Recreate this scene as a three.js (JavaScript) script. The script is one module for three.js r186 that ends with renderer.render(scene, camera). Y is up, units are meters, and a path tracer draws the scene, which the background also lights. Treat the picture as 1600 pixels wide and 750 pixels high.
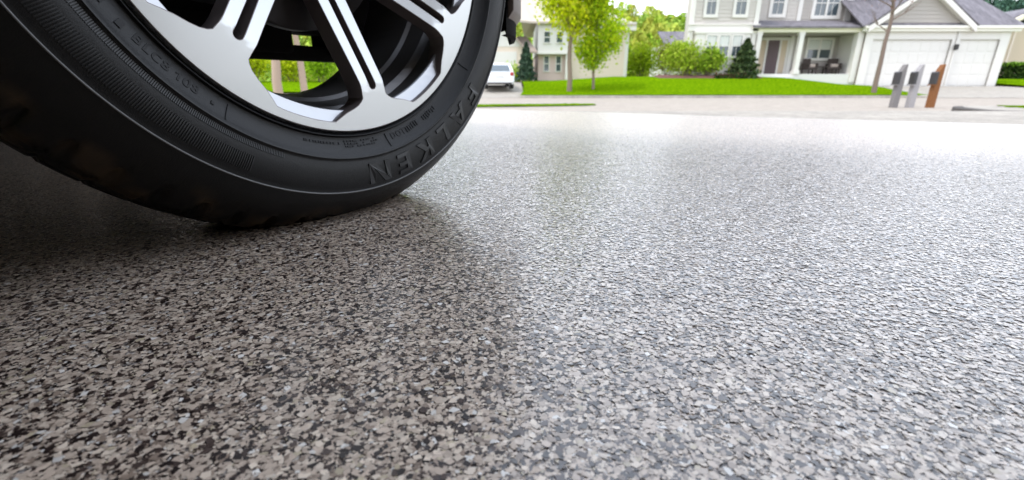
import * as THREE from 'three';
import { FontLoader } from 'three/addons/loaders/FontLoader.js';
import { TextGeometry } from 'three/addons/geometries/TextGeometry.js';
import { RoundedBoxGeometry } from 'three/addons/geometries/RoundedBoxGeometry.js';
import { mergeGeometries, mergeVertices, toCreasedNormals } from 'three/addons/utils/BufferGeometryUtils.js';
import { TessellateModifier } from 'three/addons/modifiers/TessellateModifier.js';
import { ImprovedNoise } from 'three/addons/math/ImprovedNoise.js';

// ---------------------------------------------------------------- camera, sky, sun, exposure
const W = 1024, H = 480;
const scene = new THREE.Scene();
const camera = new THREE.PerspectiveCamera(2 * Math.atan(375 / 720.844) * 180 / Math.PI, W / H, 0.02, 2000);
camera.position.set(0, 0.1671, 0);
camera.rotation.set(-0.325, 0, 0);
camera.focus = 0.42; camera.userData.fStop = 8;
scene.add(camera);

const SUN = new THREE.Vector3(-0.428, 0.882, 0.197).normalize();
const SKY = 1.0;
{
  const w = 512, h = 256, d = new Float32Array(w * h * 4), no = new ImprovedNoise();
  for (let j = 0; j < h; j++) for (let i = 0; i < w; i++) {
    const el = ((j + 0.5) / h - 0.5) * Math.PI, az = (i + 0.5) / w * 2 * Math.PI;
    const x = Math.cos(el) * Math.cos(az), y = Math.sin(el), z = Math.cos(el) * Math.sin(az);
    let n = 0, a = 0.5, f = 2.2;
    for (let o = 0; o < 5; o++) { n += a * no.noise(x * f + 7, y * f * 1.8 + 3, z * f + 11); a *= 0.5; f *= 2.1; }
    const cl = THREE.MathUtils.clamp(0.55 + n * 1.1, 0, 1);
    const t = Math.max(0, y);
    const u = Math.pow(t, 0.6); let r = 0.96 + 0.16 * cl - 0.27 * u, g = 1.0 + 0.13 * cl - 0.18 * u, b = 1.06 + 0.1 * cl - 0.02 * u;
    if (y < 0) { const k = Math.min(1, -y * 20); r += (0.30 - r) * k; g += (0.31 - g) * k; b += (0.27 - b) * k; }
    const p = (j * w + i) * 4; d[p] = r * SKY; d[p + 1] = g * SKY; d[p + 2] = b * SKY; d[p + 3] = 1;
  }
  const t = new THREE.DataTexture(d, w, h, THREE.RGBAFormat, THREE.FloatType);
  t.mapping = THREE.EquirectangularReflectionMapping; t.magFilter = THREE.LinearFilter; t.minFilter = THREE.LinearFilter;
  t.colorSpace = THREE.LinearSRGBColorSpace; t.needsUpdate = true;
  scene.background = t; scene.environment = t;
}
const sun = new THREE.DirectionalLight(new THREE.Color(1, 0.94, 0.86), 1.1);
sun.target.position.set(4, 0, -14); sun.position.copy(SUN).multiplyScalar(60).add(sun.target.position);
sun.castShadow = true; sun.shadow.radius = 22; sun.shadow.mapSize.set(2048, 2048);
Object.assign(sun.shadow.camera, { left: -45, right: 45, top: 45, bottom: -45, near: 1, far: 160 });
scene.add(sun, sun.target);

const renderer = new THREE.WebGLRenderer({ antialias: true });
renderer.setSize(W, H);
renderer.toneMapping = THREE.LinearToneMapping;
renderer.toneMappingExposure = 2.5;
renderer.shadowMap.enabled = true;

// ---------------------------------------------------------------- helpers
let seed = 20240611;
const rnd = () => { seed = (seed + 0x6D2B79F5) | 0; let t = Math.imul(seed ^ (seed >>> 15), 1 | seed); t = (t + Math.imul(t ^ (t >>> 7), 61 | t)) ^ t; return ((t ^ (t >>> 14)) >>> 0) / 4294967296; };
const rr = (a, b) => a + (b - a) * rnd();
const noise = new ImprovedNoise();
const fbm = (x, y, z = 0, o = 4) => { let s = 0, a = 0.5, f = 1; for (let i = 0; i < o; i++) { s += a * noise.noise(x * f, y * f, z * f + i * 7.3); a *= 0.5; f *= 2.03; } return s; };
const clamp = THREE.MathUtils.clamp, lerp = THREE.MathUtils.lerp;
const sm = (a, b, x) => { const t = clamp((x - a) / (b - a), 0, 1); return t * t * (3 - 2 * t); };
const lin = (r, g, b) => new THREE.Color().setRGB(r, g, b);
const used = {};
const numbered = n => { const k = used[n] = (used[n] ?? -1) + 1; return k ? `${n}_${String(k).padStart(3, '0')}` : n; };
function tag(o, label, category, group, kind) {
  if (label) o.userData.label = label;
  if (category) o.userData.category = category;
  if (group) o.userData.group = group;
  if (kind) o.userData.kind = kind;
  return o;
}
function base(name, pos = [0, 0, 0], turn = 0) { const g = new THREE.Group(); g.name = numbered(name); g.position.set(...pos); g.rotation.y = turn; scene.add(g); return g; }
function part(name, geo, mat, parent = scene) {
  if (Array.isArray(geo)) geo = merge(geo);
  const m = new THREE.Mesh(geo, mat); m.name = parent === scene ? numbered(name) : name; m.castShadow = m.receiveShadow = true; parent.add(m); return m;
}
function merge(list) { return mergeGeometries(list.map(g => { const q = g.index ? g.toNonIndexed() : g; for (const k of Object.keys(q.attributes)) if (!['position', 'normal', 'uv', 'color'].includes(k)) q.deleteAttribute(k); if (!q.attributes.uv) q.setAttribute('uv', new THREE.BufferAttribute(new Float32Array(q.attributes.position.count * 2), 2)); return q; }), false); }
const box = (x0, x1, y0, y1, z0, z1) => new THREE.BoxGeometry(x1 - x0, y1 - y0, z1 - z0).translate((x0 + x1) / 2, (y0 + y1) / 2, (z0 + z1) / 2);
const rbox = (x0, x1, y0, y1, z0, z1, r = 0.01) => new RoundedBoxGeometry(x1 - x0, y1 - y0, z1 - z0, 2, r).translate((x0 + x1) / 2, (y0 + y1) / 2, (z0 + z1) / 2);
const std = (c, rough = 0.8, o = {}) => new THREE.MeshStandardMaterial({ color: c, roughness: rough, side: THREE.DoubleSide, ...o });
function grid(nu, nv, f, uvScale) {           // f(u,v) -> [x,y,z], u and v in 0..1
  const p = [], uv = [], ix = [];
  for (let j = 0; j <= nv; j++) for (let i = 0; i <= nu; i++) { const q = f(i / nu, j / nv); p.push(q[0], q[1], q[2]); uv.push(uvScale ? q[0] * uvScale : i / nu, uvScale ? q[2] * uvScale : j / nv); }
  for (let j = 0; j < nv; j++) for (let i = 0; i < nu; i++) { const a = j * (nu + 1) + i, b = a + 1, c = a + nu + 1, d = c + 1; ix.push(a, b, d, a, d, c); }
  const g = new THREE.BufferGeometry(); g.setAttribute('position', new THREE.Float32BufferAttribute(p, 3)); g.setAttribute('uv', new THREE.Float32BufferAttribute(uv, 2)); g.setIndex(ix); g.computeVertexNormals(); return g;
}
function prism(pts, z0, z1) { const s = new THREE.Shape(pts.map(p => new THREE.Vector2(p[0], p[1]))); return new THREE.ExtrudeGeometry(s, { depth: z1 - z0, bevelEnabled: false }).translate(0, 0, z0); }
function slab(a, b, c, d, t = 0.12) {         // a thick quadrilateral (roof plane): corners a b c d, thickness t downwards
  const T = p => [p[0], p[1] - t, p[2]], P = [a, b, c, d, T(a), T(b), T(c), T(d)], q = [[0, 1, 2, 3], [7, 6, 5, 4], [0, 4, 5, 1], [1, 5, 6, 2], [2, 6, 7, 3], [3, 7, 4, 0]], v = [];
  for (const [i, j, k, l] of q) for (const n of [i, j, k, i, k, l]) v.push(...P[n]);
  const g = new THREE.BufferGeometry(), uv = []; for (let i = 0; i < v.length; i += 3) uv.push(v[i], v[i + 1] * 1.2 + v[i + 2]); g.setAttribute('position', new THREE.Float32BufferAttribute(v, 3)); g.setAttribute('uv', new THREE.Float32BufferAttribute(uv, 2)); g.computeVertexNormals(); return g;
}
function dataTex(w, h, f, srgb = true, rx = 1, ry = rx) {  // f(i,j) -> [r,g,b] 0..255
  const d = new Uint8Array(w * h * 4);
  for (let j = 0; j < h; j++) for (let i = 0; i < w; i++) { const c = f(i, j), p = (j * w + i) * 4; d[p] = c[0]; d[p + 1] = c[1]; d[p + 2] = c[2]; d[p + 3] = 255; }
  return finishTex(d, w, h, srgb, rx, ry);
}
function finishTex(d, w, h, srgb, rx = 1, ry = rx) {
  const t = new THREE.DataTexture(d, w, h); t.wrapS = t.wrapT = THREE.RepeatWrapping; t.magFilter = THREE.LinearFilter; t.minFilter = THREE.LinearMipmapLinearFilter; t.generateMipmaps = true;
  if (srgb) t.colorSpace = THREE.SRGBColorSpace; t.repeat.set(rx, ry); t.needsUpdate = true; return t;
}
const tnoise = (i, j, n, cells, z = 0) => { const a = i / n * Math.PI * 2, b = j / n * Math.PI * 2, k = cells / 6.283; return fbm(Math.cos(a) * k + 9, Math.sin(a) * k + Math.cos(b) * k, Math.sin(b) * k + z, 4); };

// ---------------------------------------------------------------- the ground
const EDGE_P = [0.9, -2.83], EDGE_D = [0.877, 0.48];              // the line where the flake coating stops
const edgeZ = x => EDGE_P[1] + (x - EDGE_P[0]) * EDGE_D[1] / EDGE_D[0];
const lawnBase = x => x < 2 ? 0.3 : x < 7 ? lerp(0.3, 0.55, sm(2, 7, x)) : x < 15.5 ? 0.55 : lerp(0.55, 0.08, sm(15.5, 21.0, x));
function height(x, z) {                                           // the lie of the land, in metres
  const d = -z;
  if (d < 3.2) return 0;
  let y = -0.40 * sm(2.6, 9.5, d) - 0.02 * sm(12, 20, d);
  if (d > 22) y += (lawnBase(x) + 0.42) * sm(21, 31, d) ;
  return y;
}
const groundSheet = (x0, x1, z0, z1, nx, nz, off, s = 1) => grid(nx, nz, (u, v) => { const x = lerp(x0, x1, u), z = lerp(z0, z1, v); return [x, height(x, z) + off, z]; }, s);

const concTex = dataTex(512, 512, (i, j) => { const n = tnoise(i, j, 512, 9) * 22 + tnoise(i, j, 512, 60, 4) * 34 + (rnd() - 0.5) * 26, v = 145 + n; return [v, v * 0.95, v * 0.88]; }, true, 0.35);
const concBump = dataTex(512, 512, () => { const v = 110 + rnd() * 90; return [v, v, v]; }, false, 1.3);
const concrete = new THREE.MeshStandardMaterial({ map: concTex, bumpMap: concBump, bumpScale: 0.002, roughness: 0.9 });
const streetMat = new THREE.MeshStandardMaterial({ map: concTex, color: lin(1.0, 0.955, 0.93), bumpMap: concBump, bumpScale: 0.003, roughness: 0.92 });
const lawnTex = dataTex(512, 512, (i, j) => { const n = tnoise(i, j, 512, 14) * 60 + tnoise(i, j, 512, 70, 2) * 60 + (rnd() - 0.5) * 55; return [clamp(104 + n * 1.2, 0, 255), clamp(140 + n * 1.1, 0, 255), clamp(10 + n * 0.2, 0, 255)]; }, true, 0.5);
const lawnBump = dataTex(512, 512, () => { const v = rnd() * 255; return [v, v, v]; }, false, 2.5);
const grassMat = new THREE.MeshPhysicalMaterial({ map: lawnTex, bumpMap: lawnBump, bumpScale: 0.03, roughness: 1, specularIntensity: 0 });
const earthMat = new THREE.MeshStandardMaterial({ color: lin(0.10, 0.17, 0.02), roughness: 1 });

{ // the land out to the hills
  const g = grid(60, 60, (u, v) => { const x = lerp(-400, 400, u), z = lerp(60, -600, v); return [x, -0.75, z]; }, 0.05);
  tag(part('ground', g, earthMat), null, null, null, 'structure');
  tag(part('street', groundSheet(-70, 80, -8.8, -24, 120, 40, -0.004), streetMat), null, null, null, 'structure');
  // lead-in from the coated floor to the street
  const drive = grid(80, 50, (u, v) => { const x = lerp(-4.2, 16, u), z0 = Math.min(edgeZ(x), -0.6), z = lerp(z0, -9.2, v); return [x, height(x, z), z]; }, 1);
  tag(part('driveway_apron', drive, concrete), null, null, null, 'structure');
  // opposite lawn
  const lawnEdgeX = t => lerp(18.7, 21.2, t) + 0.8 * Math.pow(1 - t, 3) ;
  const lawn = grid(90, 30, (u, v) => { const z = lerp(-22.15, -48, v), t = clamp((-z - 22.15) / 6, 0, 1), xr = t < 1 ? lawnEdgeX(t) : 21.0, x = lerp(0.35 + 0.3 * Math.sin(t * 2), xr, u); return [x, height(x, z) + 0.10 + fbm(x * 1.3, z * 1.3) * 0.03, z]; }, 1);
  tag(part('lawn', lawn, grassMat), null, null, null, 'structure');
  const lawnR = grid(30, 20, (u, v) => { const x = lerp(29.6, 70, u), z = lerp(-24, -60, v); return [x, height(25, z) + 0.12 + 0.35 * sm(28, 34, -z) + fbm(x, z) * 0.03, z]; }, 1);
  tag(part('lawn', lawnR, grassMat), null, null, null, 'structure');
  const lawnL = grid(60, 20, (u, v) => { const x = lerp(-70, -2.4, u), z = lerp(-24.2, -60, v); return [x, height(-5, z) + 0.08 + fbm(x, z) * 0.05, z]; }, 1);
  tag(part('lawn', lawnL, grassMat), null, null, null, 'structure');
  tag(part('driveway', groundSheet(18.2, 31.5, -22, -29.5, 30, 30, 0.02), concrete), null, null, null, 'structure');
  tag(part('driveway', groundSheet(-2.4, 0.55, -22, -34, 10, 30, 0.02), concrete), null, null, null, 'structure');
  // far kerb
  const kerbP = [], n = 90;
  for (let i = 0; i <= n; i++) kerbP.push(lerp(0.4, 19.2, i / n));
  const kg = grid(n, 5, (u, v) => { const x = lerp(0.4, 19.3, u), y = height(x, -22), k = Math.round(v * 5); return [x, y + [-0.02, 0.085, 0.105, 0.11, 0.11, 0.05][k], [-21.93, -21.935, -21.95, -22.05, -22.18, -22.2][k]]; }, 1);
  tag(part('kerb', kg, concrete), null, null, null, 'structure');
  // near verge on the left of the way out, and the kerbed one on the right
  const verge = grid(60, 10, (u, v) => { const x = lerp(-3.0, 2.5, u), w = Math.sqrt(Math.max(0, 1 - Math.pow(Math.abs(u * 2 - 1), 6))), z = -13.4 + (x + 0.2) * -0.28 + (v - 0.5) * 1.2 * w; return [x, height(x, z) + 0.012 + 0.03 * w * Math.sin(v * Math.PI) + (w > 0.1 ? Math.abs(fbm(x * 3, z * 3)) * 0.05 : 0), z]; }, 1);
  tag(part('verge', verge, grassMat), null, null, null, 'structure');
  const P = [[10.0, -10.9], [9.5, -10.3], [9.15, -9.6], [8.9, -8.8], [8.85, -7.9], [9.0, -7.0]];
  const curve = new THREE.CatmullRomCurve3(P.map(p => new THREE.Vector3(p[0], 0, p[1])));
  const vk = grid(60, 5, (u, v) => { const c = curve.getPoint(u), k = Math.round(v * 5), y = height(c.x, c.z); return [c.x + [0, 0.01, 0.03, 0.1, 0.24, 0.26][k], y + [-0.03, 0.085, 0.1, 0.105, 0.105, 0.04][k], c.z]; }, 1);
  tag(part('kerb', vk, new THREE.MeshStandardMaterial({ map: concTex, color: lin(0.2, 0.185, 0.185), roughness: 0.9 })), null, null, null, 'structure');  // dark tint stands in for shade on this kerb face
  const vp = grid(20, 40, (u, v) => { const c = curve.getPoint(v), x = lerp(c.x + 0.22, c.x + 1.0, u); return [x, height(c.x, c.z) + 0.11, c.z]; }, 1);
  tag(part('pavement', vp, concrete), null, null, null, 'structure');
  const vg = grid(30, 40, (u, v) => { const c = curve.getPoint(v), x = lerp(c.x + 0.98, 26, u); return [x, height(c.x, c.z) + 0.12 + Math.abs(fbm(x * 2, c.z * 2)) * 0.07, c.z]; }, 1);
  tag(part('verge', vg, grassMat), null, null, null, 'structure');
}

// ---------------------------------------------------------------- flake coated floor
const FLAKE = [[198, 179, 161, 0.36], [220, 203, 184, 0.19], [148, 130, 115, 0.11], [44, 34, 31, 0.18], [76, 62, 56, 0.12], [228, 222, 214, 0.03], [192, 177, 150, 0.02]];
function flakeColor() { let q = rnd() * FLAKE.reduce((s, f) => s + f[3], 0); for (const f of FLAKE) { if ((q -= f[3]) < 0) { const v = rr(0.92, 1.08); return [f[0] * v, f[1] * v, f[2] * v]; } } return FLAKE[0]; }
function flakePoly(s) { // irregular chip, radius about s
  const n = 4 + Math.floor(rnd() * 2.6), a0 = rnd() * 6.28, el = rr(0.5, 1), p = [];
  for (let i = 0; i < n; i++) { const a = i / n * 6.283 + rr(-0.3, 0.3), r = s * rr(0.7, 1.25), x = Math.cos(a) * r, y = Math.sin(a) * r * el; p.push([x * Math.cos(a0) - y * Math.sin(a0), x * Math.sin(a0) + y * Math.cos(a0)]); }
  return p;
}
const flakeSize = () => 0.0007 + 0.0019 * Math.pow(rnd(), 1.9);
{
  const N = 2048, tile = 1.0, pm = N / tile, col = new Uint8Array(N * N * 4).fill(255), nor = new Uint8Array(N * N * 4).fill(255), rgh = new Uint8Array(N * N * 4).fill(255);
  for (let i = 0; i < N * N; i++) { col[i * 4] = 150; col[i * 4 + 1] = 143; col[i * 4 + 2] = 138; }
  for (let k = 0; k < 300000; k++) {
    const c = flakeColor(), hh = 60 + rnd() * 190, ro = 90 + rnd() * 110, p = flakePoly(flakeSize() * pm), cx = rnd() * N, cy = rnd() * N;
    let x0 = 1e9, x1 = -1e9, y0 = 1e9, y1 = -1e9; for (const q of p) { x0 = Math.min(x0, q[0]); x1 = Math.max(x1, q[0]); y0 = Math.min(y0, q[1]); y1 = Math.max(y1, q[1]); }
    for (let y = Math.floor(cy + y0); y <= cy + y1; y++) for (let x = Math.floor(cx + x0); x <= cx + x1; x++) {
      let inside = true; const dx = x - cx, dy = y - cy;
      for (let e = 0; e < p.length; e++) { const A = p[e], B = p[(e + 1) % p.length]; if ((B[0] - A[0]) * (dy - A[1]) - (B[1] - A[1]) * (dx - A[0]) < 0) { inside = false; break; } }
      if (!inside) continue;
      const o = ((((y % N) + N) % N) * N + (((x % N) + N) % N)) * 4;
      col[o] = Math.min(255, c[0]); col[o + 1] = Math.min(255, c[1]); col[o + 2] = Math.min(255, c[2]); nor[o] = nor[o + 1] = nor[o + 2] = hh; rgh[o] = rgh[o + 1] = rgh[o + 2] = ro;
    }
  }
  const fm = new THREE.MeshPhysicalMaterial({ map: finishTex(col, N, N, true), bumpMap: finishTex(nor, N, N, false), bumpScale: 0.0006, roughnessMap: finishTex(rgh, N, N, false), roughness: 0.55, clearcoat: 0.35, clearcoatRoughness: 0.3 });
  const floor = part("coated_floor", grid(60, 40, (u, v) => { const x = lerp(5.5, -4.2, u), z = lerp(edgeZ(x), 3.5, v); return [x, Math.abs(z - edgeZ(x)) < 0.001 ? 0.0 : 0.004, z]; }, 1), fm);
  tag(floor, null, null, null, 'structure');
  // the chips themselves, where they are near enough to be seen
  const fmat = new THREE.MeshPhysicalMaterial({ roughness: 0.34, clearcoat: 1, clearcoatRoughness: 0.2, side: THREE.DoubleSide });
  const V = 6, per = 75000, M = new THREE.Matrix4(), Q = new THREE.Quaternion(), E = new THREE.Euler(), S = new THREE.Vector3(), T = new THREE.Vector3(), C = new THREE.Color();
  for (let v = 0; v < V; v++) {
    const p = flakePoly(1), sh = new THREE.Shape(p.map(q => new THREE.Vector2(q[0], q[1]))), g = new THREE.ShapeGeometry(sh).rotateX(-Math.PI / 2);
    const im = new THREE.InstancedMesh(g, fmat, per); im.name = 'flake'; im.userData.kind = 'stuff'; im.receiveShadow = true;
    for (let k = 0; k < per; k++) {
      const rad = (0.12 + 1.5 * Math.pow(rnd(), 1.1)) * rr(0.75, 1.1), a = rr(-1.15, 1.15), x = Math.sin(a) * rad, z = 0.1 - Math.cos(a) * rad, s = flakeSize() * 1.1;
      E.set(rr(-1, 1) * 0.06, rnd() * 6.28, rr(-1, 1) * 0.06); Q.setFromEuler(E); T.set(x, 0.0042 + rnd() * 0.0005 + s * 0.05, z); S.set(s, s, s);
      im.setMatrixAt(k, M.compose(T, Q, S)); const c = flakeColor(); im.setColorAt(k, C.setRGB(c[0] / 255, c[1] / 255, c[2] / 255, THREE.SRGBColorSpace));
    }
    floor.add(im);
  }
}

// ---------------------------------------------------------------- the car whose wheel fills the corner
const YAW = 0.5799, HUB = 0.355;
const car = tag(base('car', [-0.1906, 0.004, -0.5869], Math.PI / 2 - YAW), 'dark taupe car whose silver alloy wheel stands on the speckled floor', 'car');
const rubber = (() => {
  const t = dataTex(256, 256, () => { const v = 128 + (rnd() - 0.5) * 120; return [v, v, v]; }, false, 6, 3);
  return new THREE.MeshPhysicalMaterial({ specularIntensity: 0.62, color: lin(0.0045, 0.0046, 0.005), roughness: 0.42, bumpMap: t, bumpScale: 0.0003, vertexColors: true, side: THREE.DoubleSide });
})();
const rubberPlain = new THREE.MeshPhysicalMaterial({ specularIntensity: 1, color: lin(0.007, 0.0076, 0.0085), roughness: 0.45, side: THREE.DoubleSide });
const printMat = std(lin(0.004, 0.004, 0.005), 0.7);
const lineMat = std(lin(0.13, 0.13, 0.13), 0.35);
const alloyFace = new THREE.MeshPhysicalMaterial({ color: lin(0.52, 0.53, 0.525), metalness: 0.9, roughness: 0.4, clearcoat: 0.6, clearcoatRoughness: 0.12, side: THREE.DoubleSide });
const alloySide = new THREE.MeshPhysicalMaterial({ color: lin(0.18, 0.15, 0.145), metalness: 0.35, roughness: 0.4, clearcoat: 0.5, clearcoatRoughness: 0.2, side: THREE.DoubleSide });
const alloyPaint = new THREE.MeshPhysicalMaterial({ color: lin(0.42, 0.43, 0.45), metalness: 0.8, roughness: 0.34, clearcoat: 0.4, side: THREE.DoubleSide });
const blackPart = new THREE.MeshPhysicalMaterial({ color: lin(0.006, 0.0055, 0.0055), roughness: 0.95, specularIntensity: 0.25, side: THREE.DoubleSide });
const R = Math.PI / 180;
// tyre cross-section: radius, z; z = 0 is the face of the rim
const OUTER = [[0.2430, -0.010], [0.2470, -0.0065], [0.2498, -0.0035], [0.2512, -0.001], [0.2522, -0.0005], [0.2532, -0.0034], [0.2545, -0.0040], [0.2575, -0.0034], [0.264, -0.0006], [0.2705, 0.0032], [0.2745, 0.0064], [0.2765, 0.0086], [0.2785, 0.0090], [0.2797, 0.0070], [0.2825, 0.0074], [0.2875, 0.0090], [0.294, 0.0098], [0.301, 0.0100], [0.308, 0.0094], [0.314, 0.0082], [0.3178, 0.0072], [0.3184, 0.0080], [0.3192, 0.0083], [0.3200, 0.0079], [0.3206, 0.0064], [0.327, 0.0034], [0.336, -0.0045], [0.345, -0.0145], [0.352, -0.0245], [0.3585, -0.0345], [0.3645, -0.044]];
const sideZ = r => { for (let i = 1; i < OUTER.length; i++) if (r <= OUTER[i][0]) { const [r0, z0] = OUTER[i - 1], [r1, z1] = OUTER[i]; return z0 + (z1 - z0) * clamp((r - r0) / (r1 - r0), 0, 1); } return -0.05; };
const TREAD = [];
for (const [z, d] of [[-0.056, 0], [-0.0575, 1], [-0.066, 1], [-0.0675, 0], [-0.084, 0], [-0.0855, 1], [-0.0945, 1], [-0.096, 0], [-0.119, 0], [-0.1205, 1], [-0.1295, 1], [-0.131, 0], [-0.147, 0], [-0.1485, 1], [-0.157, 1], [-0.159, 0], [-0.167, 0]]) TREAD.push([0.3745 - Math.pow((z + 0.1075) / 0.06, 2) * 0.0045 - d * 0.007, z]);
const INNER = OUTER.slice(0).reverse().map(([r, z]) => [r, -0.215 - z]);
const PROF = [...OUTER, ...TREAD, ...INNER];
const sink = r => r;
function tyreGeometry() {
  const nt = 540, np = PROF.length, p = [], c = [], uv = [], ix = [];
  for (let j = 0; j < np; j++) for (let i = 0; i <= nt; i++) {
    const th = i / nt * 2 * Math.PI; let [r, z] = PROF[j];
    const ph = (i / nt * 60) % 1, sh = Math.abs(z + 0.1075);
    if (r > 0.352 && sh > 0.053 && ph < 0.2) r -= 0.006 * sm(0.349, 0.359, r);           // shoulder grooves
    else if (r > 0.359 && sh <= 0.053 && ((ph + 0.35 + z * 4) % 1 + 1) % 1 < 0.1) r -= 0.003;
    let x = Math.cos(th) * r, y = Math.sin(th) * r;
    if (y < -HUB) { const k = (-HUB - y); z += Math.sign(z + 0.1075) * k * 0.7; y = -HUB; }
    p.push(x, y, z); uv.push(i / nt * 8, j / np);
    const d = r > 0.338 ? clamp(fbm(Math.cos(th) * 9, Math.sin(th) * 9, z * 30) * 3.2 - 0.25, 0, 1) * sm(0.338, 0.35, r) : 0; // dried mud on the shoulder and tread
    c.push(1 + d * 15, 1 + d * 9, 1 + d * 4);
  }
  for (let j = 0; j < np - 1; j++) for (let i = 0; i < nt; i++) { const a = j * (nt + 1) + i, b = a + 1, e = a + nt + 1, f = e + 1; ix.push(a, b, f, a, f, e); }
  const g = new THREE.BufferGeometry(); g.setAttribute('position', new THREE.Float32BufferAttribute(p, 3)); g.setAttribute('uv', new THREE.Float32BufferAttribute(uv, 2)); g.setAttribute('color', new THREE.Float32BufferAttribute(c, 3)); g.setIndex(ix); g.computeVertexNormals();
  return g;
}
const SPOKES = [-131.2, -81.6, -32.2, 20, 72, 124, 177];
const dish = r => { const d = 0.196 - r; return d <= 0 ? 0 : d < 0.008 ? 0.44 * d * d / 0.016 : 0.44 * (d - 0.004); };
function faceGeometry() {
  const polar = (r, a) => new THREE.Vector2(r * Math.cos(a), r * Math.sin(a));
  const sh = new THREE.Shape(); for (let i = 0; i < 180; i++) { const v = polar(0.2455, i * 2 * R); i ? sh.lineTo(v.x, v.y) : sh.moveTo(v.x, v.y); } sh.closePath();
  const web = [[0.2085, 5.1], [0.2125, 5.9], [0.2165, 7.2], [0.2205, 9.2], [0.2255, 12.1], [0.231, 14.2], [0.2362, 15.9]];
  for (let k = 0; k < 7; k++) {
    const a = SPOKES[k], b = SPOKES[(k + 1) % 7] + (k === 6 ? 360 : 0), pts = [];
    const w = r => Math.asin(Math.min(0.9, lerp(0.0195, 0.0178, sm(0.08, 0.19, r)) / r)) / R;
    for (let r = 0.088; r < 0.207; r += 0.0085) pts.push(polar(r, (a + w(r)) * R));
    for (const [r, d] of web) pts.push(polar(r, (a + d) * R));
    for (let q = a + 17.5; q < b - 16.5; q += 1.5) pts.push(polar(0.2368, q * R));
    for (const [r, d] of web.slice().reverse()) pts.push(polar(r, (b - d) * R));
    for (let r = 0.088 + 13 * 0.0085; r > 0.087; r -= 0.0085) pts.push(polar(r, (b - w(r)) * R));
    sh.holes.push(new THREE.Path(pts));
    const sl = [], ax = a * R, hw = 0.0056, put = (u, v) => sl.push(new THREE.Vector2(u * Math.cos(ax) - v * Math.sin(ax), u * Math.sin(ax) + v * Math.cos(ax)));
    for (let r = 0.085; r <= 0.1935; r += 0.0108) put(r, -hw * lerp(0.9, 1, (r - 0.085) / 0.11));
    for (let q = -80; q <= 80; q += 20) put(0.1945 + Math.cos(q * R) * hw, Math.sin(q * R) * hw);
    for (let r = 0.1930; r >= 0.084; r -= 0.0108) put(r, hw * lerp(0.9, 1, (r - 0.085) / 0.11));
    sh.holes.push(new THREE.Path(sl));
  }
  const g = new THREE.ExtrudeGeometry(sh, { depth: 0.026, bevelEnabled: true, bevelThickness: 0.0009, bevelSize: 0.0009, bevelSegments: 2, curveSegments: 12 });
  const pick = k => { const q = g.index ? g.toNonIndexed() : g, out = new THREE.BufferGeometry(); for (const n of ['position', 'uv']) { const A = q.attributes[n], v = []; for (const gr of g.groups) if (gr.materialIndex === k) for (let i = gr.start * A.itemSize; i < (gr.start + gr.count) * A.itemSize; i++) v.push(A.array[i]); out.setAttribute(n, new THREE.Float32BufferAttribute(v, A.itemSize)); } return out; };
  const bendIn = q => { const P = q.attributes.position; for (let i = 0; i < P.count; i++) { const r = Math.hypot(P.getX(i), P.getY(i)); P.setZ(i, P.getZ(i) - 0.0269 - dish(r)); } q.computeVertexNormals(); return q; };
  const caps = new TessellateModifier(0.007, 7).modify(pick(0)); for (const n of Object.keys(caps.attributes)) if (n !== 'position' && n !== 'uv') caps.deleteAttribute(n);
  return [toCreasedNormals(bendIn(caps), 0.4), toCreasedNormals(bendIn(pick(1)), 0.4)];
}
const lathe = (pts, seg = 180) => new THREE.LatheGeometry(pts.map(p => new THREE.Vector2(p[0], p[1])), seg).rotateX(Math.PI / 2);   // y of the profile becomes z
function bend(geo, mid, r0, lift, flip) {   // wraps flat lettering (x along, y up) round the sidewall; flip: tops towards the hub
  const g = geo, P = g.attributes.position;
  for (let i = 0; i < P.count; i++) {
    const x = P.getX(i), y = P.getY(i), z = P.getZ(i), r = flip ? r0 - y : r0 + y, th = mid * R + (flip ? x : -x) / r0;
    P.setXYZ(i, Math.cos(th) * r, Math.sin(th) * r, sideZ(r) + lift + z);
  }
  g.computeVertexNormals(); return g;
}
const font = await new FontLoader().loadAsync('fonts/droid/droid_sans_bold.typeface.json');
function text(s, size, depth, spread = 1) {
  const g = new TextGeometry(s, { font, size, depth, height: depth, curveSegments: 4, bevelEnabled: false }); g.computeBoundingBox(); const b = g.boundingBox;
  return g.translate(-(b.min.x + b.max.x) / 2, 0, -depth).scale(spread, 1, 1);
}
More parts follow.
